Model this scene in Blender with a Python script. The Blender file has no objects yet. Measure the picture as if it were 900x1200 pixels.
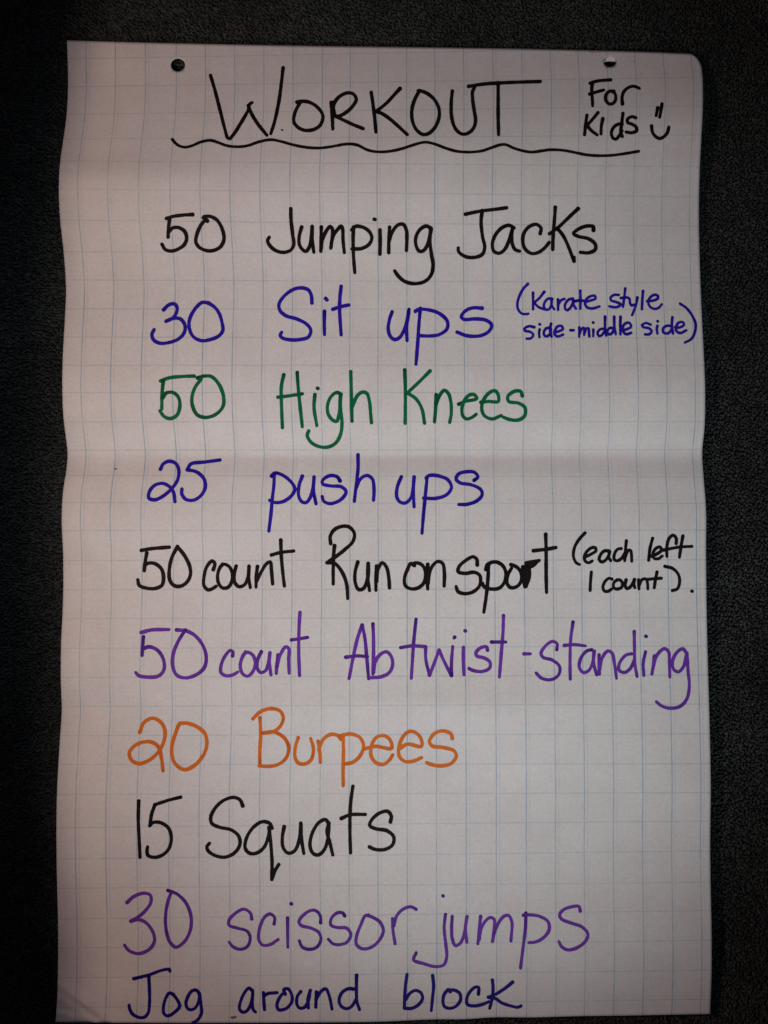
import bpy, bmesh, math, random
import numpy as np
from mathutils import Vector, Matrix

random.seed(7)
rng = np.random.default_rng(7)
S = bpy.context.scene
COL = S.collection

# ------------------------------------------------------------------ camera
CAM_H = 0.80                     # phone held about 80 cm over the carpet
TILT = math.radians(1.8)
F_PX = 1067.0                    # focal length in pixels of the 900 x 1200 photo
cam_data = bpy.data.cameras.new('camera')
cam = bpy.data.objects.new('camera', cam_data)
COL.objects.link(cam)
cam.location = (0, -CAM_H * math.tan(TILT), CAM_H)
cam.rotation_euler = (TILT, 0, 0)
cam_data.sensor_fit = 'VERTICAL'
cam_data.sensor_height = 24
cam_data.lens = 24 * F_PX / 1200
cam_data.clip_start = 0.01
cam_data.clip_end = 50
S.camera = cam
S.render.resolution_x, S.render.resolution_y = 768, 1024

# ------------------------------------------------------------------ light
S.view_settings.view_transform = 'Standard'
S.view_settings.look = 'None'
S.view_settings.gamma = 1
S.view_settings.exposure = 0
W = bpy.data.worlds.new('World')
S.world = W
W.use_nodes = True
W.node_tree.nodes['Background'].inputs[0].default_value = (0.93, 0.83, 1.2, 1)
W.node_tree.nodes['Background'].inputs[1].default_value = 0.038


def lamp(name, kind, loc, target, energy, color, **kw):
    d = bpy.data.lights.new(name, kind)
    d.energy = energy
    d.color = color
    for k, v in kw.items():
        setattr(d, k, v)
    o = bpy.data.objects.new(name, d)
    COL.objects.link(o)
    o.location = loc
    o.rotation_euler = (Vector(target) - Vector(loc)).to_track_quat('-Z', 'Y').to_euler()
    return o


# a ceiling spot beyond the foot of the sheet, a shaded warm lamp standing low to the left
lamp('ceiling_spot', 'SPOT', (0.20, -1.345, 1.75), (0.050, -0.012, 0), 87, (0.85, 0.965, 1.0),
     spot_size=math.radians(23.0), spot_blend=1.0, shadow_soft_size=0.08)
lamp('side_lamp_warm', 'SPOT', (-0.489, 0.03, 0.70), (-0.489 + 1.0, 0.03, 0.70 + math.tan(math.radians(2.0))), 8.0,
     (1.0, 0.67, 0.53), spot_size=math.radians(154), spot_blend=0.03, shadow_soft_size=0.03)

# ------------------------------------------------------------------ materials


def new_mat(name):
    m = bpy.data.materials.new(name)
    m.use_nodes = True
    nt = m.node_tree
    nt.nodes.clear()
    out = nt.nodes.new('ShaderNodeOutputMaterial')
    b = nt.nodes.new('ShaderNodeBsdfPrincipled')
    nt.links.new(b.outputs[0], out.inputs[0])
    return m, nt, b


def N(nt, typ, **kw):
    n = nt.nodes.new(typ)
    for k, v in kw.items():
        if k.startswith('i_'):
            n.inputs[k[2:]].default_value = v
        else:
            setattr(n, k, v)
    return n


def math_n(nt, op, a, b=None, c=None):
    n = nt.nodes.new('ShaderNodeMath')
    n.operation = op
    for i, v in enumerate((a, b, c)):
        if v is None:
            continue
        if isinstance(v, (int, float)):
            n.inputs[i].default_value = v
        else:
            nt.links.new(v, n.inputs[i])
    return n.outputs[0]


def mix_col(nt, fac, a, b, blend='MIX'):
    n = nt.nodes.new('ShaderNodeMix')
    n.data_type = 'RGBA'
    n.blend_type = blend
    for i, v in ((0, fac), (6, a), (7, b)):
        if isinstance(v, (int, float, tuple)):
            n.inputs[i].default_value = v
        else:
            nt.links.new(v, n.inputs[i])
    return n.outputs[2]


def paper_material():
    m, nt, b = new_mat('grid_paper')
    uv = N(nt, 'ShaderNodeUVMap', uv_map='grid')
    sep = N(nt, 'ShaderNodeSeparateXYZ')
    nt.links.new(uv.outputs[0], sep.inputs[0])
    geo = N(nt, 'ShaderNodeTexCoord')
    # every printed rule is a thin line at a whole number of the grid coordinate
    wob = N(nt, 'ShaderNodeTexNoise', i_Scale=90.0, i_Detail=3.0)
    nt.links.new(geo.outputs['Object'], wob.inputs[0])

    def rule(coord, width, off=0.0):
        c = math_n(nt, 'ADD', coord, off)
        f = math_n(nt, 'FRACT', math_n(nt, 'ADD', c, 0.5))
        d = math_n(nt, 'ABSOLUTE', math_n(nt, 'SUBTRACT', f, 0.5))
        mr = N(nt, 'ShaderNodeMapRange', interpolation_type='SMOOTHSTEP')
        nt.links.new(d, mr.inputs[0])
        mr.inputs[1].default_value = width
        mr.inputs[2].default_value = width * 0.25
        mr.inputs[3].default_value = 0
        mr.inputs[4].default_value = 1
        return mr.outputs[0]
    X, Y = sep.outputs[0], sep.outputs[1]
    vx = math_n(nt, 'MULTIPLY', rule(X, 0.030), 0.66)
    hy = math_n(nt, 'MULTIPLY', rule(Y, 0.028), 0.36)
    g1 = math_n(nt, 'MAXIMUM', vx, hy)
    # the grid of the sheet's back shows faintly through, a little out of step
    gx = math_n(nt, 'MULTIPLY', rule(X, 0.04, -0.11), 0.15)
    gy = math_n(nt, 'MULTIPLY', rule(Y, 0.04, 0.15), 0.035)
    g = math_n(nt, 'MAXIMUM', g1, math_n(nt, 'MAXIMUM', gx, gy))
    mod = N(nt, 'ShaderNodeMapRange')
    nt.links.new(wob.outputs[0], mod.inputs[0])
    mod.inputs[1].default_value = 0.3
    mod.inputs[2].default_value = 0.7
    mod.inputs[3].default_value = 0.62
    mod.inputs[4].default_value = 1.1
    g = math_n(nt, 'MULTIPLY', g, mod.outputs[0])
    lo = N(nt, 'ShaderNodeTexNoise', i_Scale=5.0, i_Detail=2.0)      # print comes out unevenly strong
    nt.links.new(geo.outputs['Object'], lo.inputs[0])
    lom = N(nt, 'ShaderNodeMapRange')
    nt.links.new(lo.outputs[0], lom.inputs[0])
    lom.inputs[1].default_value = 0.35
    lom.inputs[2].default_value = 0.65
    lom.inputs[3].default_value = 0.65
    lom.inputs[4].default_value = 1.1
    g = math_n(nt, 'MULTIPLY', g, lom.outputs[0])
    # paper pulp: faint mottling
    mot = N(nt, 'ShaderNodeTexNoise', i_Scale=28.0, i_Detail=6.0, i_Roughness=0.65)
    nt.links.new(geo.outputs['Object'], mot.inputs[0])
    rp = N(nt, 'ShaderNodeValToRGB')
    nt.links.new(mot.outputs[0], rp.inputs[0])
    rp.color_ramp.elements[0].position = 0.3
    rp.color_ramp.elements[0].color = (0.74, 0.715, 0.70, 1)
    rp.color_ramp.elements[1].position = 0.7
    rp.color_ramp.elements[1].color = (0.80, 0.785, 0.775, 1)
    fine = N(nt, 'ShaderNodeTexNoise', i_Scale=420.0, i_Detail=3.0)
    nt.links.new(geo.outputs['Object'], fine.inputs[0])
    fm = N(nt, 'ShaderNodeMapRange')
    nt.links.new(fine.outputs[0], fm.inputs[0])
    fm.inputs[1].default_value = 0.25
    fm.inputs[2].default_value = 0.75
    fm.inputs[3].default_value = 0.93
    fm.inputs[4].default_value = 1.06
    base = mix_col(nt, 1.0, rp.outputs[0], fm.outputs[0], 'MULTIPLY')
    col = mix_col(nt, g, base, (0.15, 0.33, 0.46, 1))
    nt.links.new(col, b.inputs['Base Color'])
    b.inputs['Roughness'].default_value = 0.62
    b.inputs['Specular IOR Level'].default_value = 0.25
    bmp = N(nt, 'ShaderNodeBump', i_Strength=0.10, i_Distance=0.0004)
    n2 = N(nt, 'ShaderNodeTexNoise', i_Scale=60.0, i_Detail=5.0)
    nt.links.new(geo.outputs['Object'], n2.inputs[0])
    nt.links.new(n2.outputs[0], bmp.inputs['Height'])
    nt.links.new(bmp.outputs[0], b.inputs['Normal'])
    return m


def ink(name, dark, light, rough=0.5):
    """felt pen ink: colour swings between two tones with the pen's pressure"""
    m, nt, b = new_mat(name)
    geo = N(nt, 'ShaderNodeTexCoord')
    at = N(nt, 'ShaderNodeAttribute', attribute_name='pressure')
    n1 = N(nt, 'ShaderNodeTexNoise', i_Scale=130.0, i_Detail=4.0)
    nt.links.new(geo.outputs['Object'], n1.inputs[0])
    s = math_n(nt, 'ADD', math_n(nt, 'MULTIPLY', n1.outputs[0], 0.8), at.outputs['Fac'])
    mr = N(nt, 'ShaderNodeMapRange')
    nt.links.new(s, mr.inputs[0])
    mr.inputs[1].default_value = 0.55
    mr.inputs[2].default_value = 1.25
    col = mix_col(nt, mr.outputs[0], light + (1,), dark + (1,))
    nt.links.new(col, b.inputs['Base Color'])
    b.inputs['Roughness'].default_value = rough
    b.inputs['Specular IOR Level'].default_value = 0.06
    return m


PAPER = paper_material()
INK = {
    'black': ink('ink_black', (0.006, 0.004, 0.005), (0.013, 0.009, 0.010)),
    'blue': ink('ink_blue', (0.011, 0.004, 0.22), (0.030, 0.013, 0.40)),
    'navy': ink('ink_navy', (0.006, 0.002, 0.12), (0.018, 0.008, 0.22)),
    'green': ink('ink_green', (0.001, 0.066, 0.026), (0.003, 0.155, 0.060)),
    'purple': ink('ink_purple', (0.060, 0.008, 0.22), (0.17, 0.045, 0.42)),
    'orange': ink('ink_orange', (0.44, 0.075, 0.006), (0.74, 0.18, 0.022)),
}


def carpet_material():
    m, nt, b = new_mat('charcoal_carpet')
    geo = N(nt, 'ShaderNodeTexCoord')
    at = N(nt, 'ShaderNodeAttribute', attribute_name='shade')
    big = N(nt, 'ShaderNodeTexNoise', i_Scale=9.0, i_Detail=4.0, i_Roughness=0.6)
    nt.links.new(geo.outputs['Object'], big.inputs[0])
    rp = N(nt, 'ShaderNodeValToRGB')
    nt.links.new(at.outputs['Fac'], rp.inputs[0])
    cr = rp.color_ramp
    cr.elements[0].position = 0.0
    cr.elements[0].color = (0.020, 0.022, 0.022, 1)
    cr.elements[1].position = 1.0
    cr.elements[1].color = (0.090, 0.104, 0.096, 1)
    e = cr.elements.new(0.55)
    e.color = (0.046, 0.053, 0.050, 1)
    e = cr.elements.new(0.85)
    e.color = (0.070, 0.080, 0.073, 1)
    mr = N(nt, 'ShaderNodeMapRange')
    nt.links.new(big.outputs[0], mr.inputs[0])
    mr.inputs[1].default_value = 0.3
    mr.inputs[2].default_value = 0.7
    mr.inputs[3].default_value = 0.75
    mr.inputs[4].default_value = 1.4
    col = mix_col(nt, 1.0, rp.outputs[0], mr.outputs[0], 'MULTIPLY')
    nt.links.new(col, b.inputs['Base Color'])
    b.inputs['Roughness'].default_value = 0.95
    b.inputs['Specular IOR Level'].default_value = 0.1
    return m


def plain(name, col, rough=0.8):
    m, nt, b = new_mat(name)
    geo = N(nt, 'ShaderNodeTexCoord')
    n1 = N(nt, 'ShaderNodeTexNoise', i_Scale=300.0, i_Detail=4.0)
    nt.links.new(geo.outputs['Object'], n1.inputs[0])
    c = mix_col(nt, n1.outputs[0], tuple(x * 0.75 for x in col) + (1,), tuple(min(1, x * 1.25) for x in col) + (1,))
    nt.links.new(c, b.inputs['Base Color'])
    b.inputs['Roughness'].default_value = rough
    return m


CARPET = carpet_material()
BACKING = plain('carpet_backing', (0.010, 0.011, 0.011), 1.0)
SMUDGE = plain('smudge', (0.16, 0.14, 0.14))

# ------------------------------------------------------------------ the sheet's measured plan
# All measures below are readings of the sheet, taken along its edges and rules, turned into
# metres by the ray from the lens to the height at which that spot of the sheet lies.
CL = np.array(cam.location)
ct, st_ = math.cos(TILT), math.sin(TILT)


def to_world(px, py, z):
    px, py, z = np.broadcast_arrays(np.asarray(px, float), np.asarray(py, float), np.asarray(z, float))
    dx = (px - 450) / F_PX
    dy = (600 - py) / F_PX
    # camera axes: right = x, up = (0, ct, st), forward = (0, st, -ct)
    X = dx
    Y = dy * ct + st_
    Z = dy * st_ - ct
    k = (z - CL[2]) / Z
    return np.stack([CL[0] + X * k, CL[1] + Y * k, z], -1)


def tab(s):
    a = np.array([[float(v) for v in p.split(':')] for p in s.split()])
    return a[:, 0], a[:, 1]


def smooth_interp(x, xs, ys):
    """monotone-ish cubic (Catmull-Rom tangents) through a table"""
    x = np.asarray(x, float)
    m = np.gradient(ys, xs)
    i = np.clip(np.searchsorted(xs, x) - 1, 0, len(xs) - 2)
    h = xs[i + 1] - xs[i]
    t = np.clip((x - xs[i]) / h, 0, 1)
    return ((2 * t**3 - 3 * t**2 + 1) * ys[i] + (t**3 - 2 * t**2 + t) * h * m[i]
            + (-2 * t**3 + 3 * t**2) * ys[i + 1] + (t**3 - t**2) * h * m[i + 1])


LX = tab('40:78.3 48:78.5 70:79.3 92:79.8 115:79.3 140:77.5 165:74 195:70 220:69 250:70 300:75 340:77.4 375:76 410:74 455:73 490:74.5 515:77.5 533:79.2 550:77.8 575:74 605:72.3 650:74 700:74 760:71.5 800:71.3 830:72.4 870:70 930:66.8 1000:66.3 1040:67 1080:68 1130:68 1170:67 1185:66 1200:65')
RX = tab('58:805 63:810.5 67:816 74:820.6 85:822.8 105:823.8 130:823.6 160:822 200:820 250:819 300:819.8 350:821.5 405:824.2 460:826.3 500:825.6 530:822.9 560:824.6 590:827 650:827.3 700:827.8 760:829 840:831.3 920:832.8 990:832.2 1050:833 1100:834 1135:834 1188:832.3 1200:832')
TY = tab('0:47.3 0.08:49 0.38:53.4 0.6:55.5 0.75:57.2 0.85:59 0.95:61.3 1:63')
BY = tab('0:1197.6 0.09:1198.7 0.28:1198.8 0.4:1198.2 0.5:1197.2 0.58:1194.6 0.63:1194.2 0.66:1192.5 0.73:1192.2 0.8:1190.8 0.86:1190.2 1:1188.3')
# vertical rules counted at the height y=250, horizontal rules counted at the left and right edge
COLS = [92, 127, 163, 200, 235, 270, 305, 340, 375, 408.5, 442, 476, 509.5, 543, 577, 611, 644, 676.5, 709.5, 742.5, 775.5, 808]
ROWL = [69, 101.7, 134, 163, 188.5, 221, 258, 295, 328, 362, 395, 428, 460, 494.5, 527.5, 557, 589, 622, 657, 691, 725, 760, 794, 828, 862, 896, 931, 970, 1007, 1041, 1077, 1111, 1146, 1181]
ROWR = [55, 90.5, 124, 158, 195.5, 231, 265, 298, 331, 362.5, 396, 428, 460, 494, 527, 559, 590, 621, 656, 690, 723.5, 757, 791, 825, 860, 895, 929, 962, 997, 1034, 1067, 1102, 1137, 1171]

# heights of the billowing sheet in mm at its left edge, middle and right edge
HL = tab('30:6 48:6 95:5 140:9 175:14 205:19.5 235:17.5 290:10 340:7.5 400:12.5 455:14.5 500:9 533:3.5 565:10 605:14.5 650:11 700:11 760:15.5 800:15 826:11.5 850:13 930:18 1000:18 1080:12.5 1130:9.5 1170:8.5 1200:6.5')
HM = tab('30:3 55:6.0 80:10.2 110:15.2 150:20.2 188:23.6 210:23.4 260:17 320:10.5 380:10.5 450:13.2 490:10.6 527:4.6 534:4.0 543:5.6 556:8.0 580:9.6 620:11 700:11.5 780:13.0 808:14.8 824:16.0 836:15.8 856:14.4 900:12.4 1000:13 1080:12 1150:9 1200:5')
HR = tab('30:4 60:7.5 100:14 140:17.5 180:13.5 220:9 300:8.5 380:11 460:15.5 505:10.5 533:5 560:9.5 600:13 700:11 800:12 830:13 920:13.5 1000:10 1100:13 1150:11 1200:8')

LXS = (LX[0], LX[1])


def Ledge(y): return smooth_interp(y, *LX)
def Redge(y): return smooth_interp(y, *RX)
def Lstr(y): return 77.5 + (y - 48) * (66.0 - 77.5) / 1150
def Rstr(y): return 820.5 + (y - 60) * (833.0 - 820.5) / 1130


def straighten(px, py):
    px = np.asarray(px, float)
    py = np.asarray(py, float)
    pyc = np.clip(py, 75, 1198)
    L, R = Ledge(pyc), Redge(pyc)
    s = np.clip((px - L) / (R - L), 0, 1)
    xs = px - (L - Lstr(pyc)) * np.clip(1 - 1.7 * s, 0, 1) - (R - Rstr(pyc)) * np.clip(1 - 2.2 * (1 - s), 0, 1)
    return (xs - Lstr(pyc)) / (Rstr(pyc) - Lstr(pyc))


CS = straighten(np.array(COLS), np.full(len(COLS), 250.0))


def extrap(x, xs, ys):
    r = np.interp(x, xs, ys)
    r = np.where(x < xs[0], ys[0] + (x - xs[0]) * (ys[1] - ys[0]) / (xs[1] - xs[0]), r)
    return np.where(x > xs[-1], ys[-1] + (x - xs[-1]) * (ys[-1] - ys[-2]) / (xs[-1] - xs[-2]), r)


def grid_uv(px, py):
    s = straighten(px, py)
    u = extrap(s, CS, np.arange(len(COLS)) * 1.0) + 1
    rl, rr = np.array(ROWL, float), np.array(ROWR, float)
    k = np.arange(len(rl)) * 1.0
    vl, vr = extrap(py, rl, k), extrap(py, rr, k)
    w = np.clip(s, 0, 1)
    v = vl * (1 - w) + vr * w + 1
    return u, v


def seg_dist(px, py, a, b):
    ax, ay = a
    bx, by = b
    dx, dy = bx - ax, by - ay
    t = np.clip(((px - ax) * dx + (py - ay) * dy) / (dx * dx + dy * dy), 0, 1)
    ex, ey = px - ax - t * dx, py - ay - t * dy
    side = np.sign((px - ax) * dy - (py - ay) * dx)
    return np.hypot(ex, ey), side, t


# broad random unevenness
_rr = np.random.default_rng(3)
WAVES = [(_rr.uniform(0.006, 0.03), _rr.uniform(0, 6.28), _rr.uniform(0, 6.28), _rr.uniform(0.10, 0.30)) for _ in range(14)]


def height(px, py):
    px = np.asarray(px, float)
    py = np.asarray(py, float)
    s = np.clip((px - 72) / (828 - 72), 0, 1)
    hl, hm, hr = smooth_interp(py, *HL), smooth_interp(py, *HM), smooth_interp(py, *HR)
    wl = np.clip(1 - s / 0.42, 0, 1)
    wl = wl * wl * (3 - 2 * wl)
    wr = np.clip(1 - (1 - s) / 0.42, 0, 1)
    wr = wr * wr * (3 - 2 * wr)
    h = hl * wl + hr * wr + hm * (1 - wl - wr)
    for k, th, ph, a in WAVES:
        h = h + a * np.sin(k * (px * math.cos(th) + py * math.sin(th)) + ph)
    # the head of the sheet dips towards its top edge, right of the middle
    dip = np.clip((150 - py) / 100, 0, 1.1)
    h = h - 5.2 * dip * dip * (3 - 2 * dip) * np.exp(-((px - 615) / 120)**2)
    h = h + 1.6 * np.exp(-((py - 168) / 26)**2) * np.exp(-((px - 560) / 150)**2)
    # crumpled lower left corner
    sd = (py - 1164) * 0.81 - (px - 84) * 0.586          # distance past the diagonal bend
    prof = np.interp(sd, [-34, -14, -5, 0, 4, 8, 12, 17, 26], [0, 0.4, 2.4, 6.0, 2.6, 0.6, 2.9, 0.4, -0.8])
    h = h + prof * np.clip((150 - px) / 45, 0, 1) * np.clip((py - 1120) / 50, 0, 1)
    fold = py - 1188 - (px - 66) * 0.22
    h = h + np.interp(fold, [-7, 0, 2.5, 12], [0, 2.4, -0.8, -1.6]) * np.clip((112 - px) / 25, 0, 1)
    for a, b, amp, wid in (((96, 1130), (120, 1150), 0.6, 3.0),):
        d, side, t = seg_dist(px, py, a, b)
        h = h + amp * np.exp(-d / wid) * (0.4 + 0.6 * np.sin(np.pi * np.clip(t, 0.08, 0.92)))
    # short crease at the left edge and light scuffs
    for a, b, amp, wid in (((62, 196), (92, 200), -0.55, 2.2), ((178, 216), (190, 246), 0.10, 1.6), ((60, 531), (110, 534), -0.35, 3.0)):
        d, side, t = seg_dist(px, py, a, b)
        h = h + amp * np.exp(-d / wid)
    return h * 0.001


def new_obj(name, me, mat, parent=None):
    o = bpy.data.objects.new(name, me)
    COL.objects.link(o)
    if mat:
        me.materials.append(mat)
    if parent:
        o.parent = parent
    return o


sheet = bpy.data.objects.new('flip_chart_sheet', None)
COL.objects.link(sheet)
sheet['label'] = 'large white grid-ruled flip chart sheet with a handwritten workout list, lying on dark carpet'
sheet['category'] = 'flip chart sheet'

# ------------------------------------------------------------------ the paper mesh with two punched holes
NX, NY = 252, 384


def build_paper():
    ss = np.linspace(0, 1, NX + 1)
    tt = np.linspace(0, 1, NY + 1)
    Sg, Tg = np.meshgrid(ss, tt)
    top, bot = smooth_interp(Sg, *TY), smooth_interp(Sg, *BY)
    PY = top + (bot - top) * Tg
    PX = Ledge(PY) + (Redge(PY) - Ledge(PY)) * Sg
    # torn, slightly rough lower edge
    pts = np.stack([PX.ravel(), PY.ravel()], 1)
    idx = np.arange((NX + 1) * (NY + 1)).reshape(NY + 1, NX + 1)
    dead = np.zeros((NY, NX), bool)
    faces = []
    extra = []
    nv = len(pts)
    for cx, cy, rx, ry in ((208.6, 76.2, 8.3, 7.6), (715.0, 72.2, 7.8, 6.2)):
        d = (PX - cx)**2 + (PY - cy)**2
        j, i = np.unravel_index(np.argmin(d), d.shape)
        n = 5
        dead[j - n:j + n, i - n:i + n] = True
        loop = ([(j - n, i + k) for k in range(-n, n)] + [(j + k, i + n) for k in range(-n, n)]
                + [(j + n, i - k) for k in range(-n, n)] + [(j - k, i - n) for k in range(-n, n)])
        outer = [idx[a, b] for a, b in loop]
        rings = [outer]
        for f in (0.6, 0.25, 0.0):
            ring = []
            for v in outer:
                x, y = pts[v]
                a = math.atan2((y - cy) / ry, (x - cx) / rx)
                qx, qy = cx + rx * math.cos(a), cy + ry * math.sin(a)
                extra.append((qx + (x - qx) * f, qy + (y - qy) * f))
                ring.append(nv)
                nv += 1
            rings.append(ring)
        for A, B in zip(rings[:-1], rings[1:]):
            for k in range(len(A)):
                q = (k + 1) % len(A)
                faces.append((A[k], A[q], B[q], B[k]))
    for j in range(NY):
        for i in range(NX):
            if not dead[j, i]:
                faces.append((idx[j, i], idx[j, i + 1], idx[j + 1, i + 1], idx[j + 1, i]))
    pts = np.concatenate([pts, np.array(extra)])
    P = to_world(pts[:, 0], pts[:, 1], height(pts[:, 0], pts[:, 1]))
    used = np.zeros(len(pts), bool)
    used[np.array(faces).ravel()] = True
    remap = np.cumsum(used) - 1
    faces = [tuple(int(remap[v]) for v in reversed(f)) for f in faces]
    P = P[used]
    pts = pts[used]
    me = bpy.data.meshes.new('paper')
    me.from_pydata(P.tolist(), [], faces)
    u, v = grid_uv(pts[:, 0], pts[:, 1])
    uvl = me.uv_layers.new(name='grid')
    li = np.empty(len(me.loops), np.int32)
    me.loops.foreach_get('vertex_index', li)
    uvl.data.foreach_set('uv', np.stack([u[li], v[li]], 1).astype(np.float32).ravel())
    me.polygons.foreach_set('use_smooth', np.ones(len(me.polygons), bool))
    o = new_obj('paper', me, PAPER, sheet)
    sm = o.modifiers.new('thickness', 'SOLIDIFY')
    sm.thickness = 0.00022
    sm.offset = -1
    return o


paper = build_paper()


def patch(name, outline, z_off, mat, label=None, parent=sheet, drop=None):
    """small flat piece following the sheet"""
    pts = np.array(outline, float)
    c = pts.mean(0)
    allp = np.vstack([pts, c])
    z = height(allp[:, 0], allp[:, 1]) + z_off
    if drop is not None:
        z = z + drop(allp)
    P = to_world(allp[:, 0], allp[:, 1], z)
    n = len(pts)
    me = bpy.data.meshes.new(name)
    me.from_pydata(P.tolist(), [], [(n, (k + 1) % n, k) for k in range(n)])
    o = new_obj(name, me, mat, parent)
    if label:
        o['label'] = label
    return o


# the punched-out disc still hinged at the top of the right hole
ol = []
for k in range(24):
    a = math.pi + math.pi * k / 23
    ol.append((715 + 7.6 * math.cos(a), 73.4 + 7.0 * math.sin(a)))
for k in range(1, 12):
    a = math.pi * k / 12
    ol.append((715 + 7.6 * math.cos(a), 73.4 + 1.5 * math.sin(a) * -1))
chad = patch('punched_flap', ol, -0.0003, plain('bare_paper', (0.80, 0.78, 0.80)), 'pale hinged flap in the right punched hole',
             drop=lambda a: -0.0046 * np.clip((a[:, 1] - 66.4) / 7.0, 0, 1))

# ------------------------------------------------------------------ handwriting
# name, writing, ink, pen width, x0, y0, scale, strokes ('x,y x,y ...' ; '*' = dot)
WORDS = []


def word(text, colr, width, x0, y0, sc, *strokes, light=None):
    WORDS.append((text, colr, width, x0, y0, sc, strokes, light))


K = 'black'
word('WORKOUT', K, 3.9, 195, 70, 4,
     "207,74 225,135 246,215 266,295 283,360", "283,360 290,369 298,370", "298,370 320,343 345,303 372,258 386,232",
     "386,235 387,215 393,206 401,201", "384,215 400,255 430,303 471,354",
     "547,38 541,90 528,190 507,290 489,347",
     "612,199 630,195 665,198 705,220 733,262 722,305 690,327 650,331 618,318 597,290 602,250 617,217 628,200",
     "772,200 777,260 780,325", "774,205 790,195", "788,262 783,215 805,178 845,156 875,160 890,185 875,215 845,245 815,262 795,266",
     "795,266 830,283 870,302 922,323",
     "960,153 967,200 976,270 982,340", "1095,135 1070,162 1030,205 982,243", "984,243 1010,252 1050,280 1090,315 1129,351",
     "1186,145 1168,178 1153,220 1150,265 1160,308 1180,337 1205,351 1232,344 1260,315 1278,270 1276,225 1255,186 1225,160 1195,147 1180,146",
     "1340,147 1335,200 1336,260 1347,308 1365,336 1388,349 1415,344 1440,320 1449,285 1443,240 1436,190 1435,150 1445,129",
     "1416,125 1480,115 1560,109 1660,105 1752,102", "1555,115 1555,180 1555,260 1557,352")
word('WORKOUT underline', K, 3.2, 195, 70, 4,
     "28,374 50,398 85,410 120,403 160,386 205,378 240,387 280,402 335,408 380,403 430,386 490,375 540,384 590,398 650,410 710,414 770,408 830,397 865,395 900,402 940,422 980,431 1040,430 1100,418 1150,402 1190,390 1220,387 1260,396 1310,415 1360,429 1420,433 1480,427 1530,410 1565,399 1590,398 1630,415 1680,429 1715,433 1760,427 1800,422 1860,425 1920,436 1970,446 2030,450 2090,448 2150,440 2214,429")
word('stray dot', K, 1.6, 195, 70, 4, "540,329 546,330")
word('For', K, 3.7, 600, 60, 4,
     "378,146 374,175 376,215 378,256", "366,150 400,140 463,134", "364,201 400,190 430,182",
     "478,188 457,188 441,205 440,230 455,247 475,244 486,225 483,200 468,188",
     "518,247 516,215 524,190 545,171 570,164 597,174")
word('Kids', K, 3.7, 600, 60, 4,
     "351,300 345,345 340,392", "403,288 375,322 350,350", "352,348 372,372 400,393",
     "426,316 419,350 417,388",
     "516,342 495,343 474,360 466,385 474,408 488,412 503,395 516,372", "520,291 514,340 510,380 517,400",
     "580,312 562,307 542,318 542,334 562,342 582,356 583,374 562,382 535,379")
word('smiley', K, 3.7, 600, 60, 4,
     "683,265 679,285 676,302", "703,247 698,280 692,310", "654,350 658,378 673,400 693,409 713,400 729,380 735,356")

word('50', K, 4.1, 175, 220, 4,
     "203,126 160,128 110,135 80,144", "95,146 90,185 88,232", "92,205 110,188 140,188 165,205 175,235 165,265 140,285 105,297 75,290 59,265",
     "272,156 260,146 252,139 280,134 315,150 340,190 350,240 335,275 305,293 270,295 235,280 218,255 224,215 242,175 263,150")
word('Jumping', K, 4.0, 175, 220, 4,
     "663,98 664,150 672,220 677,265 665,290 640,302 600,298 568,275 554,248 562,232",
     "714,185 703,225 703,265 718,290 735,298 752,272 760,225 763,182", "763,182 763,240 771,303",
     "806,184 805,240 804,298", "805,285 811,245 828,205 848,182 858,195 856,240 850,284", "851,280 862,225 885,193 899,180 906,195 908,245 914,304",
     "957,185 955,240 957,320 963,398", "950,198 965,182 1000,185 1030,205 1043,235 1030,265 995,285 950,287",
     "1081,198 1082,250 1081,312", "1054,148 1058,149",
     "1126,185 1123,240 1122,305", "1124,250 1140,205 1165,175 1190,172 1205,200 1207,245 1205,295",
     "1320,190 1298,180 1270,195 1250,230 1250,270 1265,297 1285,295 1305,265 1315,225 1318,192",
     "1321,195 1315,250 1322,310 1330,365 1320,410 1290,440 1240,450 1195,438 1165,412 1150,390")
word('Jacks', K, 4.0, 525, 220, 4,
     "82,124 150,110 215,102 275,94", "160,108 155,160 162,230 172,280 160,313 120,327 80,322 50,300 48,282",
     "308,188 285,176 250,190 220,225 208,265 215,298 240,307 265,290 285,250 300,200", "303,188 298,225 302,265 315,290 336,298",
     "432,215 436,190 415,172 385,180 360,205 350,240 360,285 390,308 420,305 450,285 474,257",
     "503,92 499,150 493,220 491,290", "610,98 560,145 515,188 475,216", "512,190 540,225 568,285 590,345", "591,345 591,326",
     "682,200 681,183 650,180 610,195 588,215 610,228 660,240 690,265 690,290 660,305 620,303")
B = 'blue'
word('30', B, 3.9, 165, 320, 4,
     "107,172 130,150 155,144 170,160 165,190 145,215 118,227", "118,226 150,213 185,215 207,245 203,280 175,310 130,326 90,329 60,313 52,288 62,265",
     "320,140 290,137 265,155 240,190 226,230 230,270 250,302 285,317 325,312 365,295 384,270 380,230 365,185 340,155 305,138 288,137")
word('Sit', B, 3.9, 310, 320, 4,
     "222,141 219,105 206,80 180,70 140,75 95,105 68,145 72,175 100,200 150,215 195,238 217,268 205,300 165,312 120,313 85,305 73,292 80,278",
     "281,180 280,230 281,289", "286,119 293,126", "359,62 353,120 352,180 359,290", "320,170 355,158 395,150")
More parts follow.
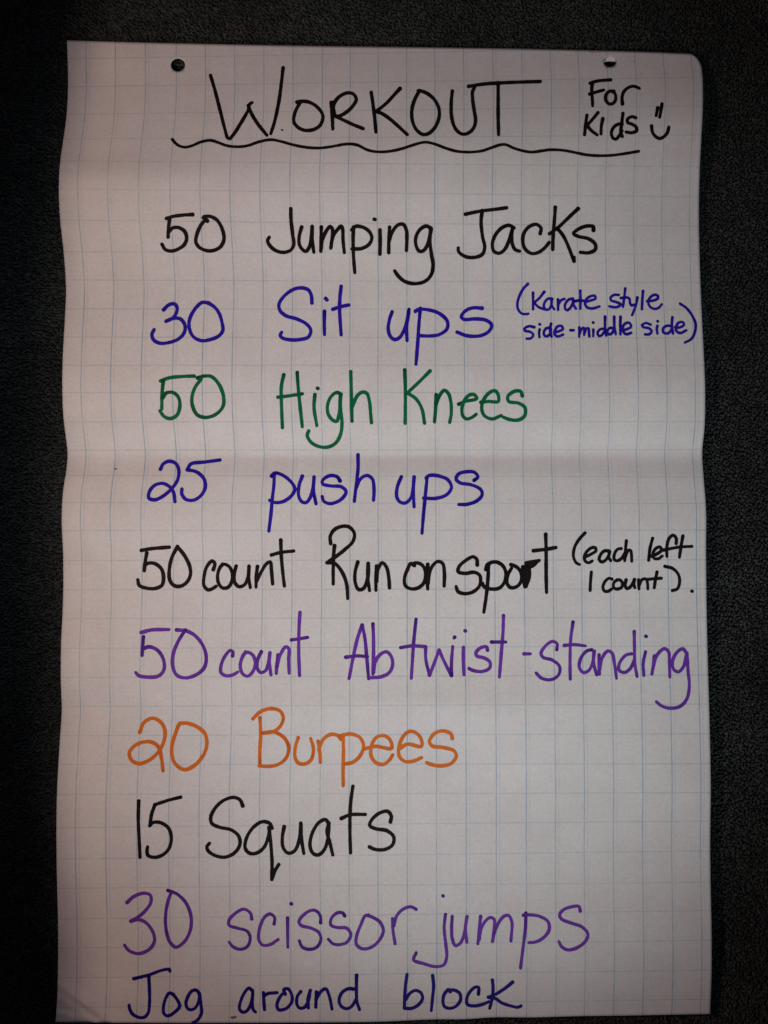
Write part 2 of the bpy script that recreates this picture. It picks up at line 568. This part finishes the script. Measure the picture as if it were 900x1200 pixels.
word('ups', B, 3.9, 440, 320, 4,
     "78,182 65,220 60,265 72,300 92,312 115,300 135,265 148,220 157,170", "156,185 146,250 148,317",
     "210,166 203,250 197,340 190,428", "187,180 200,171 250,173 300,190 336,225 336,260 300,288 250,295 205,293",
     "500,165 460,163 425,175 402,205 415,217 470,215 520,222 545,245 530,275 490,294 430,294 382,277")
word('(Karate', B, 3.0, 600, 325, 7.5,
     "140,58 100,100 65,165 47,235 55,285 85,318 120,324 144,320",
     "185,137 185,200 185,282", "283,128 245,178 192,225", "192,222 235,262 300,285",
     "352,190 320,187 290,215 280,255 297,284 325,280 345,245 350,200", "348,200 350,250 372,282",
     "403,195 405,240 405,288", "405,240 430,203 462,190",
     "535,188 500,195 470,230 465,270 485,290 515,265 533,225 538,190", "536,200 540,240 562,276",
     "600,117 602,190 600,276", "550,210 600,203 640,208",
     "640,218 690,205 735,185 728,163 695,165 657,190 642,225 655,260 700,275 770,256")
word('style', B, 3.0, 705, 325, 7.5,
     "150,155 110,155 78,180 85,203 130,218 168,238 142,260 100,262 68,255",
     "208,98 200,170 188,260", "170,182 228,178 246,190 248,222 266,248 285,240", "315,177 300,250 268,333",
     "364,122 358,200 354,282", "400,210 450,205 495,185 490,160 460,155 425,180 410,222 430,262 470,278 505,265 529,237")
word('side', B, 3.0, 600, 325, 7.5,
     "195,438 150,430 110,450 112,468 160,480 187,505 165,537 127,540", "243,458 238,490 242,526", "242,412 246,414",
     "338,442 300,450 280,480 285,512 310,518 338,490 345,455", "343,408 335,460 348,522",
     "375,485 410,475 447,455 435,428 405,430 378,465 373,500 400,520 450,503")
word('middle', B, 3.0, 600, 325, 7.5,
     "514,465 543,466",
     "592,442 592,480 590,522", "592,495 612,455 632,442 636,470 634,508", "636,490 655,450 673,448 676,485 680,520",
     "715,460 714,518", "712,397 716,400",
     "800,452 770,460 752,490 762,515 790,508 812,475", "818,347 818,430 828,513",
     "888,445 855,448 838,475 850,503 878,492 897,455", "898,347 900,430 912,500",
     "954,347 952,420 953,502", "968,468 1012,455 1047,435 1032,402 1002,402 977,430 977,475 1002,500 1048,488")
word('side)', B, 3.0, 705, 325, 7.5,
     "430,415 390,402 354,422 367,437 420,450 440,475 420,500 382,502", "490,427 485,455 491,495", "491,385 496,387",
     "610,427 570,427 540,452 545,485 580,493 608,470 622,432", "622,352 618,420 628,495",
     "647,440 690,440 725,415 715,395 680,397 657,430 657,470 690,490 744,466",
     "690,232 745,270 795,335 826,410 820,480 790,540 732,574")
G = 'green'
word('50', G, 3.9, 175, 415, 4,
     "210,103 150,105 90,112 52,126", "65,128 60,180 58,258", "62,205 80,182 110,180 135,200 143,240 130,285 100,302 70,293 49,266",
     "225,112 245,106 238,118", "250,103 290,105 325,140 347,195 345,245 315,280 265,297 225,285 203,245 200,200 215,155 242,118")
word('High', G, 3.8, 310, 415, 4,
     "90,97 79,150 79,230 84,345", "153,86 158,160 168,260 177,341", "62,202 120,195 177,186",
     "236,190 232,250 245,336", "248,160 251,161",
     "358,188 340,180 315,195 296,235 298,280 320,310 338,315 350,280 354,200", "356,195 356,250 363,320 355,380 330,420 290,437 245,430 215,410 200,380 207,360",
     "404,82 406,150 408,240 410,315", "412,245 435,195 460,178 480,185 492,225 497,275 501,322")
word('Knees', G, 3.8, 440, 415, 4,
     "137,74 140,150 140,240 139,324", "256,79 215,120 150,182", "150,182 190,210 218,258 230,324",
     "284,190 282,250 277,318", "284,235 300,195 322,170 342,185 354,230 355,280 348,320",
     "390,235 420,222 475,208 462,190 440,192 415,220 405,260 410,290 425,304 450,298 472,282",
     "495,226 530,222 575,222 575,190 560,172 535,180 505,218 498,255 510,288 545,304 590,288",
     "688,195 680,175 650,175 620,200 625,222 670,230 700,250 700,288 670,309 630,307 597,295")
word('25', B, 3.9, 160, 520, 4,
     "112,120 125,95 155,82 185,94 198,125 192,170 165,210 125,245 85,263 58,255 60,225 85,195 120,186 150,198 172,225 180,272",
     "391,76 320,86 255,95 238,122", "237,122 280,132 315,163 322,205 300,245 265,265 230,260 212,235 213,212")
word('push', B, 3.8, 300, 520, 4,
     "85,145 84,190 76,260 70,330 60,410", "73,152 88,138 120,145 165,180 182,212 165,245 125,272 85,275 63,265",
     "217,152 202,195 200,245 215,272 235,276 255,250 268,200 272,155", "272,156 270,220 281,282",
     "394,175 380,155 345,150 312,172 312,188 350,198 400,202 422,225 400,260 350,281 318,270 310,247",
     "478,52 478,120 470,190 461,270", "470,205 490,165 520,149 545,165 553,210 551,265")
word('ups', B, 3.8, 400, 520, 4,
     "281,155 262,205 260,250 275,273 300,278 325,255 337,205 341,155", "341,156 337,220 341,296",
     "402,155 395,230 386,320 378,420", "398,162 410,150 450,150 500,170 516,205 495,238 445,256 385,255",
     "622,172 640,156 625,135 590,131 550,142 538,165 555,183 610,193 653,215 660,240 635,268 590,284 550,285")
word('50', K, 4.1, 150, 600, 4,
     "62,180 110,172 194,165", "88,192 81,230 76,275", "79,250 95,240 125,242 155,265 166,300 160,342 130,358 85,357 52,343 46,318",
     "232,163 207,210 194,265 196,320 215,344 240,349 270,335 292,298 289,255 265,205 238,170")
word('count', K, 3.9, 150, 600, 4,
     "400,270 407,242 395,230 370,255 356,305 356,345 375,365 395,360 413,348",
     "444,245 430,262 420,297 425,335 445,357 470,352 487,325 489,285 473,255 455,245",
     "507,253 498,290 500,330 520,350 545,342 561,310 567,253", "567,255 566,310 573,354",
     "607,256 601,300 600,352", "602,325 625,280 650,242 667,235 672,270 678,337",
     "716,132 718,200 725,280 733,347", "672,202 715,190 777,183")
word('Run', K, 4.0, 370, 600, 4,
     "70,148 68,115 85,85 120,68 155,70 181,100 173,140 140,173 100,205 52,238", "88,158 84,200 82,270 82,338", "52,238 90,242 125,285 145,340 150,406",
     "197,235 185,280 185,330 200,363 222,360 240,325 248,275 246,240", "246,242 243,300 252,369",
     "286,254 282,300 282,367", "284,325 293,265 312,238 332,260 342,305 346,356")
word('on', K, 4.0, 370, 600, 4,
     "462,250 445,242 430,270 416,310 420,345 445,360 480,356 508,330 515,285 500,250 470,238 452,245",
     "525,246 522,300 525,361", "525,335 540,265 572,232 595,242 603,285 602,347")
word('sport', K, 4.0, 500, 600, 4,
     "237,248 235,222 218,210 185,226 152,256 148,280 180,288 225,283 250,300 248,345 220,373 180,383 147,373 138,350",
     "290,250 288,300 281,380 268,470", "277,270 285,247 320,234 355,250 371,285 364,330 340,357 300,361 268,349 262,335",
     "395,247 420,257 440,280 444,320 425,348 395,355 377,335 380,295 398,264",
     "452,258 452,300 460,352", "464,255 468,300 466,350", "480,262 482,300 466,348", "466,240 528,227", "470,250 500,242 526,229", "472,262 498,252 512,240", "450,262 449,305 457,330", "473,255 476,310 463,345",
     "558,105 560,200 560,300 562,377", "500,182 560,175 606,167")
word('(each', K, 3.5, 660, 615, 5.4545,
     "140,52 100,95 71,150 66,205 83,243 104,254", "140,206 180,187 210,165 204,146 182,147 154,168 136,202 141,233 165,243 186,231",
     "290,167 263,167 240,190 230,222 248,238 275,222 294,190 298,170", "297,172 291,208 304,230",
     "371,152 347,157 327,190 327,223 347,230 375,213 393,182", "404,102 398,160 393,230", "396,205 415,164 430,164 437,200 438,234")
word('left', K, 3.5, 660, 615, 5.4545,
     "572,86 555,150 546,228", "560,202 600,186 628,162 619,142 592,152 573,185 580,213 605,218 634,200",
     "722,120 722,85 702,67 677,87 663,140 663,203", "642,162 690,152 740,143 823,138", "765,72 753,140 743,208")
word('1', K, 3.5, 660, 615, 5.4545, "180,302 175,360 172,420")
word('count)', K, 3.5, 660, 615, 5.4545,
     "312,348 293,342 266,365 254,400 263,423 285,426 308,412", "345,352 323,372 323,403 345,411 373,400 379,372 360,352 342,354",
     "402,353 396,385 406,408 428,398 447,367 455,347", "455,350 452,380 458,402", "481,352 482,380 485,410", "486,385 505,350 530,348 539,375 541,410",
     "600,302 590,350 582,403", "540,350 580,345 628,342", "650,266 700,280 737,320 744,370 729,410 697,421", "822,424 826,426")
P = 'purple'
word('50', P, 3.9, 150, 700, 4,
     "62,165 110,153 192,151", "72,185 69,225 66,272", "69,242 100,232 140,250 167,295 167,343 140,370 90,374 50,367 36,353",
     "228,153 275,158 320,185 355,235 367,290 355,333 320,363 270,378 230,366 211,330 211,270 236,205 270,152")
word('count', P, 3.7, 150, 700, 4,
     "490,275 491,256 480,249 455,275 436,320 436,353 460,368 490,364 515,350",
     "552,256 536,280 526,320 536,357 560,370 584,350 597,310 589,277 570,260 550,258",
     "625,255 609,290 606,333 622,353 645,343 659,300 665,262", "665,260 662,300 670,364",
     "703,270 698,310 695,357", "698,325 715,267 740,232 754,242 753,290 755,356",
     "806,71 802,140 800,250 804,367", "766,200 800,195 842,188")
word('Ab', P, 3.8, 390, 700, 4,
     "137,130 115,195 96,280 76,381", "138,130 150,190 160,290 168,382", "61,281 110,275 163,278",
     "188,125 191,200 190,290 188,360", "190,352 200,300 225,266 253,256 276,283 279,325 260,357 225,373 177,377")
word('twist', P, 3.7, 390, 700, 4,
     "390,103 380,200 373,300 368,380", "318,236 370,228 433,231", "435,232 436,290 453,365", "453,365 475,310 498,247", "498,247 517,290 555,367", "556,367 556,310 562,231",
     "612,235 612,300 615,364", "572,186 569,190", "620,157 622,158",
     "725,248 721,233 695,236 671,260 675,275 710,285 737,305 734,333 700,348 660,344 638,334",
     "800,86 798,160 790,260 781,374", "744,210 811,210")
word('-standing', P, 3.5, 600, 700, 4,
     "56,265 86,265", "210,245 211,217 190,207 160,225 136,262 145,281 190,295 223,325 219,363 185,386 140,380 113,355",
     "286,116 275,200 272,300 273,384", "245,226 290,222 344,228",
     "374,246 350,252 321,290 316,330 335,353 360,343 380,300 387,252", "383,252 383,310 397,364",
     "408,270 408,320 410,361", "410,342 425,280 450,252 469,262 480,310 490,380",
     "560,265 535,271 506,305 501,340 525,353 554,335 572,295", "573,161 574,230 576,310 586,371",
     "626,256 615,310 618,366", "627,183 630,184",
     "667,275 662,320 656,361", "660,335 680,271 715,241 734,256 738,310 740,374",
     "818,262 800,242 771,261 753,300 758,338 780,350 804,325 817,272", "820,262 825,340 831,420 818,480 785,513 735,520 697,507 677,490")
O = 'orange'
word('20', O, 4.0, 140, 810, 4,
     "95,192 115,147 155,127 195,147 213,185 208,235 180,288 135,326 90,340 56,323 46,290 65,261 105,240 150,239 183,262 196,310 204,374",
     "300,150 283,152 262,200 245,260 249,315 270,350 305,368 345,353 385,313 408,260 403,205 370,171 320,151 290,150")
word('Burpees', O, 3.8, 140, 810, 4,
     "625,130 660,97 710,82 752,93 768,125 753,165 720,190 668,197", "658,125 662,200 658,280 658,345", "668,197 720,191 770,217 793,260 783,310 745,343 695,353 655,350",
     "838,218 825,260 823,310 839,337 870,341 899,320 909,270 896,222",
     "931,235 938,280 942,334", "934,275 955,226 990,203 1023,208 1037,225",
     "1048,205 1050,280 1048,370 1049,444", "1036,210 1080,201 1125,216 1144,255 1130,300 1095,333 1060,341",
     "1150,270 1200,259 1275,268 1269,230 1240,209 1206,216 1183,250 1179,300 1200,334 1235,344 1264,325 1281,299",
     "1316,267 1350,249 1415,259 1414,225 1390,196 1360,189 1331,211 1311,260 1311,304 1336,329 1375,329 1416,312",
     "1560,222 1554,201 1520,187 1481,196 1453,235 1466,257 1520,265 1569,281 1579,305 1555,339 1505,351 1461,344 1440,336")
word('15', K, 3.8, 145, 910, 4,
     "70,115 68,200 72,290 76,379", "267,97 210,111 146,132", "146,133 131,175 122,232", "122,230 137,216 170,216 208,240 223,285 213,335 185,366 145,379 113,369 109,345 112,330")
word('Squats', K, 3.9, 145, 910, 4,
     "558,138 544,109 515,98 470,111 431,145 408,190 413,220 450,238 505,251 539,280 544,320 519,358 475,378 430,371 396,349 390,328 402,313",
     "695,242 684,220 650,212 610,236 577,285 569,335 590,360 625,358 659,330 678,280 684,237", "681,240 688,300 695,400 694,484", "694,482 710,440 727,412",
     "752,235 743,290 748,335 770,359 800,349 822,300 830,221", "830,219 833,290 844,361",
     "958,216 945,202 916,215 886,260 873,320 885,358 910,368 939,345 957,290 962,228", "962,218 953,258 966,310 980,368",
     "1074,46 1063,130 1060,240 1063,358", "1020,197 1060,180 1133,178",
     "1250,213 1254,186 1238,164 1200,171 1161,205 1153,230 1180,245 1235,255 1266,285 1258,323 1220,343 1175,341 1151,330")
word('30', P, 3.7, 130, 1025, 4,
     "75,131 110,101 155,87 184,96 187,130 160,170 125,200 93,218", "93,218 130,211 165,226 199,275 203,315 180,350 130,370 86,357 63,330",
     "266,74 310,91 350,131 374,190 374,250 349,308 305,340 276,315 258,255 256,190 266,130 281,87")
word('scissor', P, 3.5, 130, 1025, 4,
     "660,208 654,181 625,162 590,176 553,215 554,237 590,250 639,266 653,300 638,338 605,350 571,337 554,316",
     "765,231 767,201 745,184 719,201 696,255 693,305 711,330 745,328 784,304",
     "828,203 828,270 829,341", "844,136 847,138",
     "983,226 982,196 965,172 940,167 901,191 881,220 891,238 935,250 974,271 984,305 965,340 930,350 896,339 883,310",
     "1096,194 1085,179 1060,180 1033,206 1031,236 1060,248 1105,251 1124,280 1109,314 1075,328 1041,324 1019,303",
     "1208,190 1192,193 1171,236 1151,290 1151,328 1180,348 1225,338 1264,299 1277,260 1259,221 1230,202 1197,190",
     "1320,207 1322,260 1332,324", "1325,240 1341,191 1370,162 1405,151 1431,163")
word('jumps', P, 3.5, 480, 1025, 4,
     "168,186 162,250 170,330 174,385 160,423 120,431 65,417 19,400 31,366", "156,99 158,101",
     "200,196 197,250 200,300 215,333 240,318 257,270 268,196", "270,196 262,250 268,317",
     "333,196 327,250 320,324", "325,305 340,241 375,202 395,208 397,250 388,314", "389,310 405,250 440,197 464,192 479,222 475,311",
     "545,180 543,250 531,350 520,438", "533,191 560,189 610,196 649,221 654,260 625,298 590,316 559,319",
     "800,171 794,150 765,150 720,166 703,190 713,209 760,228 809,246 836,280 823,314 785,343 740,353 713,338 699,314")
V = 'navy'
word('Jog', V, 3.6, 130, 1125, 6,
     "160,132 270,104 345,76 390,66 412,66 414,80", "266,118 270,200 271,300 262,370 235,402 195,403 152,380 132,345 127,317",
     "438,242 410,232 386,267 369,330 373,378 400,393 440,373 483,325 469,285 440,247 418,234",
     "622,237 600,213 570,217 542,255 527,310 546,347 585,343 614,300 624,250", "622,240 632,310 637,368 619,410 592,434 576,440")
word('around', V, 3.6, 270, 1125, 6,
     "155,217 130,198 102,226 72,290 64,345 86,367 115,358 144,310 158,240", "157,228 154,300 160,348 176,366",
     "232,230 235,290 240,350", "235,252 265,236 328,230",
     "385,240 375,208 405,203 429,240 434,285 409,328 370,350 337,348 327,315 346,265 370,237 384,241",
     "495,222 471,255 467,310 486,338 520,333 547,290 560,214", "562,214 546,270 548,338",
     "605,225 602,280 600,333", "602,275 640,218 670,203 689,236 704,290 714,346",
     "866,205 832,202 787,227 764,280 777,323 817,343 856,323 880,282", "887,107 886,180 889,290 908,350")
word('block', V, 3.6, 470, 1125, 6,
     "42,102 31,180 26,260 23,336", "31,278 65,232 105,214 143,236 150,275 124,313 75,340 22,340",
     "222,110 229,180 222,260 212,356",
     "345,223 336,208 306,237 294,290 306,328 345,340 389,323 418,280 413,237 380,214 340,212",
     "544,240 545,193 520,192 482,227 461,275 467,313 510,323 570,313 618,293",
     "642,142 647,200 640,270 623,340", "784,156 730,200 670,238 614,262", "614,262 660,270 710,303 770,323 820,333 844,323")


def catmull(P, step):
    P = np.asarray(P, float)
    if len(P) == 2:
        n = max(2, int(np.hypot(*(P[1] - P[0])) / step))
        t = np.linspace(0, 1, n + 1)[:, None]
        return P[0] * (1 - t) + P[1] * t
    Q = np.vstack([2 * P[0] - P[1], P, 2 * P[-1] - P[-2]])
    out = []
    for i in range(1, len(Q) - 2):
        p0, p1, p2, p3 = Q[i - 1], Q[i], Q[i + 1], Q[i + 2]
        t0 = 0.0
        t1 = t0 + max(1e-3, np.hypot(*(p1 - p0))) ** 0.5
        t2 = t1 + max(1e-3, np.hypot(*(p2 - p1))) ** 0.5
        t3 = t2 + max(1e-3, np.hypot(*(p3 - p2))) ** 0.5
        n = max(2, int(np.hypot(*(p2 - p1)) / step))
        for t in np.linspace(t1, t2, n, endpoint=False):
            A1 = (t1 - t) / (t1 - t0) * p0 + (t - t0) / (t1 - t0) * p1
            A2 = (t2 - t) / (t2 - t1) * p1 + (t - t1) / (t2 - t1) * p2
            A3 = (t3 - t) / (t3 - t2) * p2 + (t - t2) / (t3 - t2) * p3
            B1 = (t2 - t) / (t2 - t0) * A1 + (t - t0) / (t2 - t0) * A2
            B2 = (t3 - t) / (t3 - t1) * A2 + (t - t1) / (t3 - t1) * A3
            out.append((t2 - t) / (t2 - t1) * B1 + (t - t1) / (t2 - t1) * B2)
    out.append(P[-1])
    return np.array(out)


def write_word(text, colr, width, x0, y0, sc, strokes, light):
    V2, Z, F, PR = [], [], [], []
    lift = 0.00012
    for si, st in enumerate(strokes):
        pts = np.array([[float(a) for a in p.split(',')] for p in st.split()])
        pts = pts / sc + np.array([x0, y0])
        c = catmull(pts, 1.1)
        n = len(c)
        d = np.gradient(c, axis=0)
        d /= np.maximum(1e-6, np.hypot(d[:, 0], d[:, 1]))[:, None]
        nrm = np.stack([-d[:, 1], d[:, 0]], 1)
        arc = np.concatenate([[0], np.cumsum(np.hypot(*np.diff(c, axis=0).T))])
        ph = rng.uniform(0, 6.28, 4)
        w = 1.10 * width * (1 + 0.05 * np.sin(arc * 0.11 + ph[0]) + 0.035 * np.sin(arc * 0.37 + ph[1]))
        # ink pools where the pen lands and thins where it leaves
        w = w * (1 + 0.10 * np.exp(-arc / 2.5) - 0.06 * np.exp(-(arc[-1] - arc) / 4))
        jit = 0.10 * np.sin(arc * 1.9 + ph[2]) + rng.normal(0, 0.05, n)
        l = c + nrm * (w / 2 + jit)[:, None]
        r = c - nrm * (w / 2 + rng.normal(0, 0.05, n))[:, None]
        pres = 0.10 + 0.42 * np.exp(-arc / 6) + 0.22 * np.exp(-(arc[-1] - arc) / 5) + 0.20 * np.sin(arc * 0.06 + ph[3]) + rng.uniform(-.15, .25)
        base = len(V2)
        lz = lift + si * 0.000012 + np.arange(n) * 3e-7
        for k in range(n):
            V2 += [l[k], c[k], r[k]]
            Z += [lz[k]] * 3
            PR += [pres[k]] * 3
        for k in range(n - 1):
            a = base + 3 * k
            F += [(a, a + 1, a + 4, a + 3), (a + 1, a + 2, a + 5, a + 4)]
        for end, k in ((0, 0), (1, n - 1)):   # round ends
            ci = base + 3 * k + 1
            dr = -d[k] if end == 0 else d[k]
            rad = w[k] / 2
            ring = [base + 3 * k]
            for q in range(1, 8):
                a = math.pi * q / 8
                V2.append(c[k] + nrm[k] * rad * math.cos(a) + dr * rad * math.sin(a) * rng.uniform(0.9, 1.05))
                Z.append(lz[k])
                PR.append(pres[k])
                ring.append(len(V2) - 1)
            ring.append(base + 3 * k + 2)
            for q in range(len(ring) - 1):
                F.append((ci, ring[q], ring[q + 1]))
    A = np.array(V2)
    W3 = to_world(A[:, 0], A[:, 1], height(A[:, 0], A[:, 1]) + np.array(Z))
    FF = []
    for f in F:
        p = W3[list(f)][:, :2]
        q = np.roll(p, -1, 0)
        area = (p[:, 0] * q[:, 1] - q[:, 0] * p[:, 1]).sum()
        FF.append(tuple(f) if area > 0 else tuple(reversed(f)))
    if text.endswith('underline'):
        nm, lb = 'wavy_underline', 'wavy black line drawn under the heading WORKOUT'
    elif text == 'smiley':
        nm, lb = 'smiley_mark', 'small black drawn smiling face beside Kids'
    elif text == 'stray dot':
        nm, lb = 'ink_dot', 'tiny stray ink dot after the W'
    else:
        nm, lb = 'written_word', 'handwriting "%s" in %s marker' % (text, {'navy': 'dark blue'}.get(colr, colr))
    me = bpy.data.meshes.new(nm)
    me.from_pydata(W3.tolist(), [], FF)
    at = me.attributes.new('pressure', 'FLOAT', 'POINT')
    at.data.foreach_set('value', np.array(PR, np.float32))
    o = new_obj(nm, me, INK[colr], sheet)
    o['label'] = lb


for w_ in WORDS:
    write_word(*w_)


def blob(cx, cy, rx, ry, rot, n=14):
    out = []
    for k in range(n):
        a = 2 * math.pi * k / n
        q = 1 + random.uniform(-.22, .22)
        x, y = rx * q * math.cos(a), ry * q * math.sin(a)
        out.append((cx + x * math.cos(rot) - y * math.sin(rot), cy + x * math.sin(rot) + y * math.cos(rot)))
    return out


patch('smudge', blob(273.5, 1192.3, 4.3, 1.7, -0.1), 0.00012, SMUDGE, 'small grey smudge near the bottom edge')
patch('smudge', blob(135.5, 549.4, 1.7, 1.0, 0.2), 0.00012, SMUDGE, 'tiny grey speck left of 25')

# ------------------------------------------------------------------ carpet
def build_carpet():
    me = bpy.data.meshes.new('carpet')
    me.from_pydata([(-1.6, -1.6, -0.0042), (1.6, -1.6, -0.0042), (1.6, 1.6, -0.0042), (-1.6, 1.6, -0.0042)], [], [(0, 1, 2, 3)])
    o = new_obj('carpet', me, BACKING)
    o['kind'] = 'structure'
    # pile: short leaning tufts, each a bent four-sided spike
    pitch = 0.0022
    xs = np.arange(-0.50, 0.50, pitch)
    ys = np.arange(-0.66, 0.60, pitch)
    X, Y = np.meshgrid(xs, ys)
    X = X + (np.arange(len(ys)) % 2)[:, None] * pitch * 0.5
    X, Y = X.ravel(), Y.ravel()
    keep = ~((X > -0.235) & (X < 0.235) & (Y > -0.395) & (Y < 0.355))
    X, Y = X[keep], Y[keep]
    n = len(X)
    X = X + rng.normal(0, pitch * 0.22, n)
    Y = Y + rng.normal(0, pitch * 0.22, n)
    Hh = rng.uniform(0.0024, 0.0044, n)
    R = rng.uniform(0.0009, 0.0015, n)
    rot = rng.uniform(0, math.pi, n)
    lean = 0.9e-3
    lx = rng.normal(-1.7e-3, lean, n)
    ly = rng.normal(-0.3e-3, lean, n)
    z0 = -0.0041
    verts = np.zeros((n, 9, 3), np.float32)
    for k in range(4):
        a = rot + k * math.pi / 2
        verts[:, k] = np.stack([X + R * np.cos(a), Y + R * np.sin(a), np.full(n, z0)], 1)
        verts[:, 4 + k] = np.stack([X + lx * .55 + R * .95 * np.cos(a + .3), Y + ly * .55 + R * .95 * np.sin(a + .3), z0 + Hh * .68], 1)
    verts[:, 8] = np.stack([X + lx, Y + ly, z0 + Hh], 1)
    fq = [(k, (k + 1) % 4, 4 + (k + 1) % 4, 4 + k) for k in range(4)]
    ft = [(4 + k, 4 + (k + 1) % 4, 8) for k in range(4)]
    li = []
    for f in fq + ft:
        li += list(f)
    li = np.array(li, np.int32)
    loops = (li[None, :] + (np.arange(n, dtype=np.int32) * 9)[:, None]).ravel()
    totals = np.tile(np.array([4] * 4 + [3] * 4, np.int32), n)
    starts = np.concatenate([[0], np.cumsum(totals)[:-1]]).astype(np.int32)
    m2 = bpy.data.meshes.new('carpet_pile')
    m2.vertices.add(n * 9)
    m2.vertices.foreach_set('co', verts.ravel())
    m2.loops.add(len(loops))
    m2.loops.foreach_set('vertex_index', loops)
    m2.polygons.add(n * 8)
    m2.polygons.foreach_set('loop_start', starts)
    m2.polygons.foreach_set('loop_total', totals)
    m2.update(calc_edges=True)
    # neighbouring tufts share some of their shade, as twisted yarns do
    qx, qy = np.floor(X / 0.0052).astype(int), np.floor(Y / 0.0052).astype(int)
    clump = np.random.default_rng(5).uniform(0, 1, (400, 400))[qx % 400, qy % 400]
    sh = np.clip(rng.beta(2.0, 2.6, n) * 0.75 + clump * 0.22, 0, 1)
    at = m2.attributes.new('shade', 'FLOAT', 'POINT')
    at.data.foreach_set('value', np.repeat(sh, 9).astype(np.float32))
    p = new_obj('carpet_pile', m2, CARPET, o)
    p['kind'] = 'stuff'
    print('tufts', n)


build_carpet()
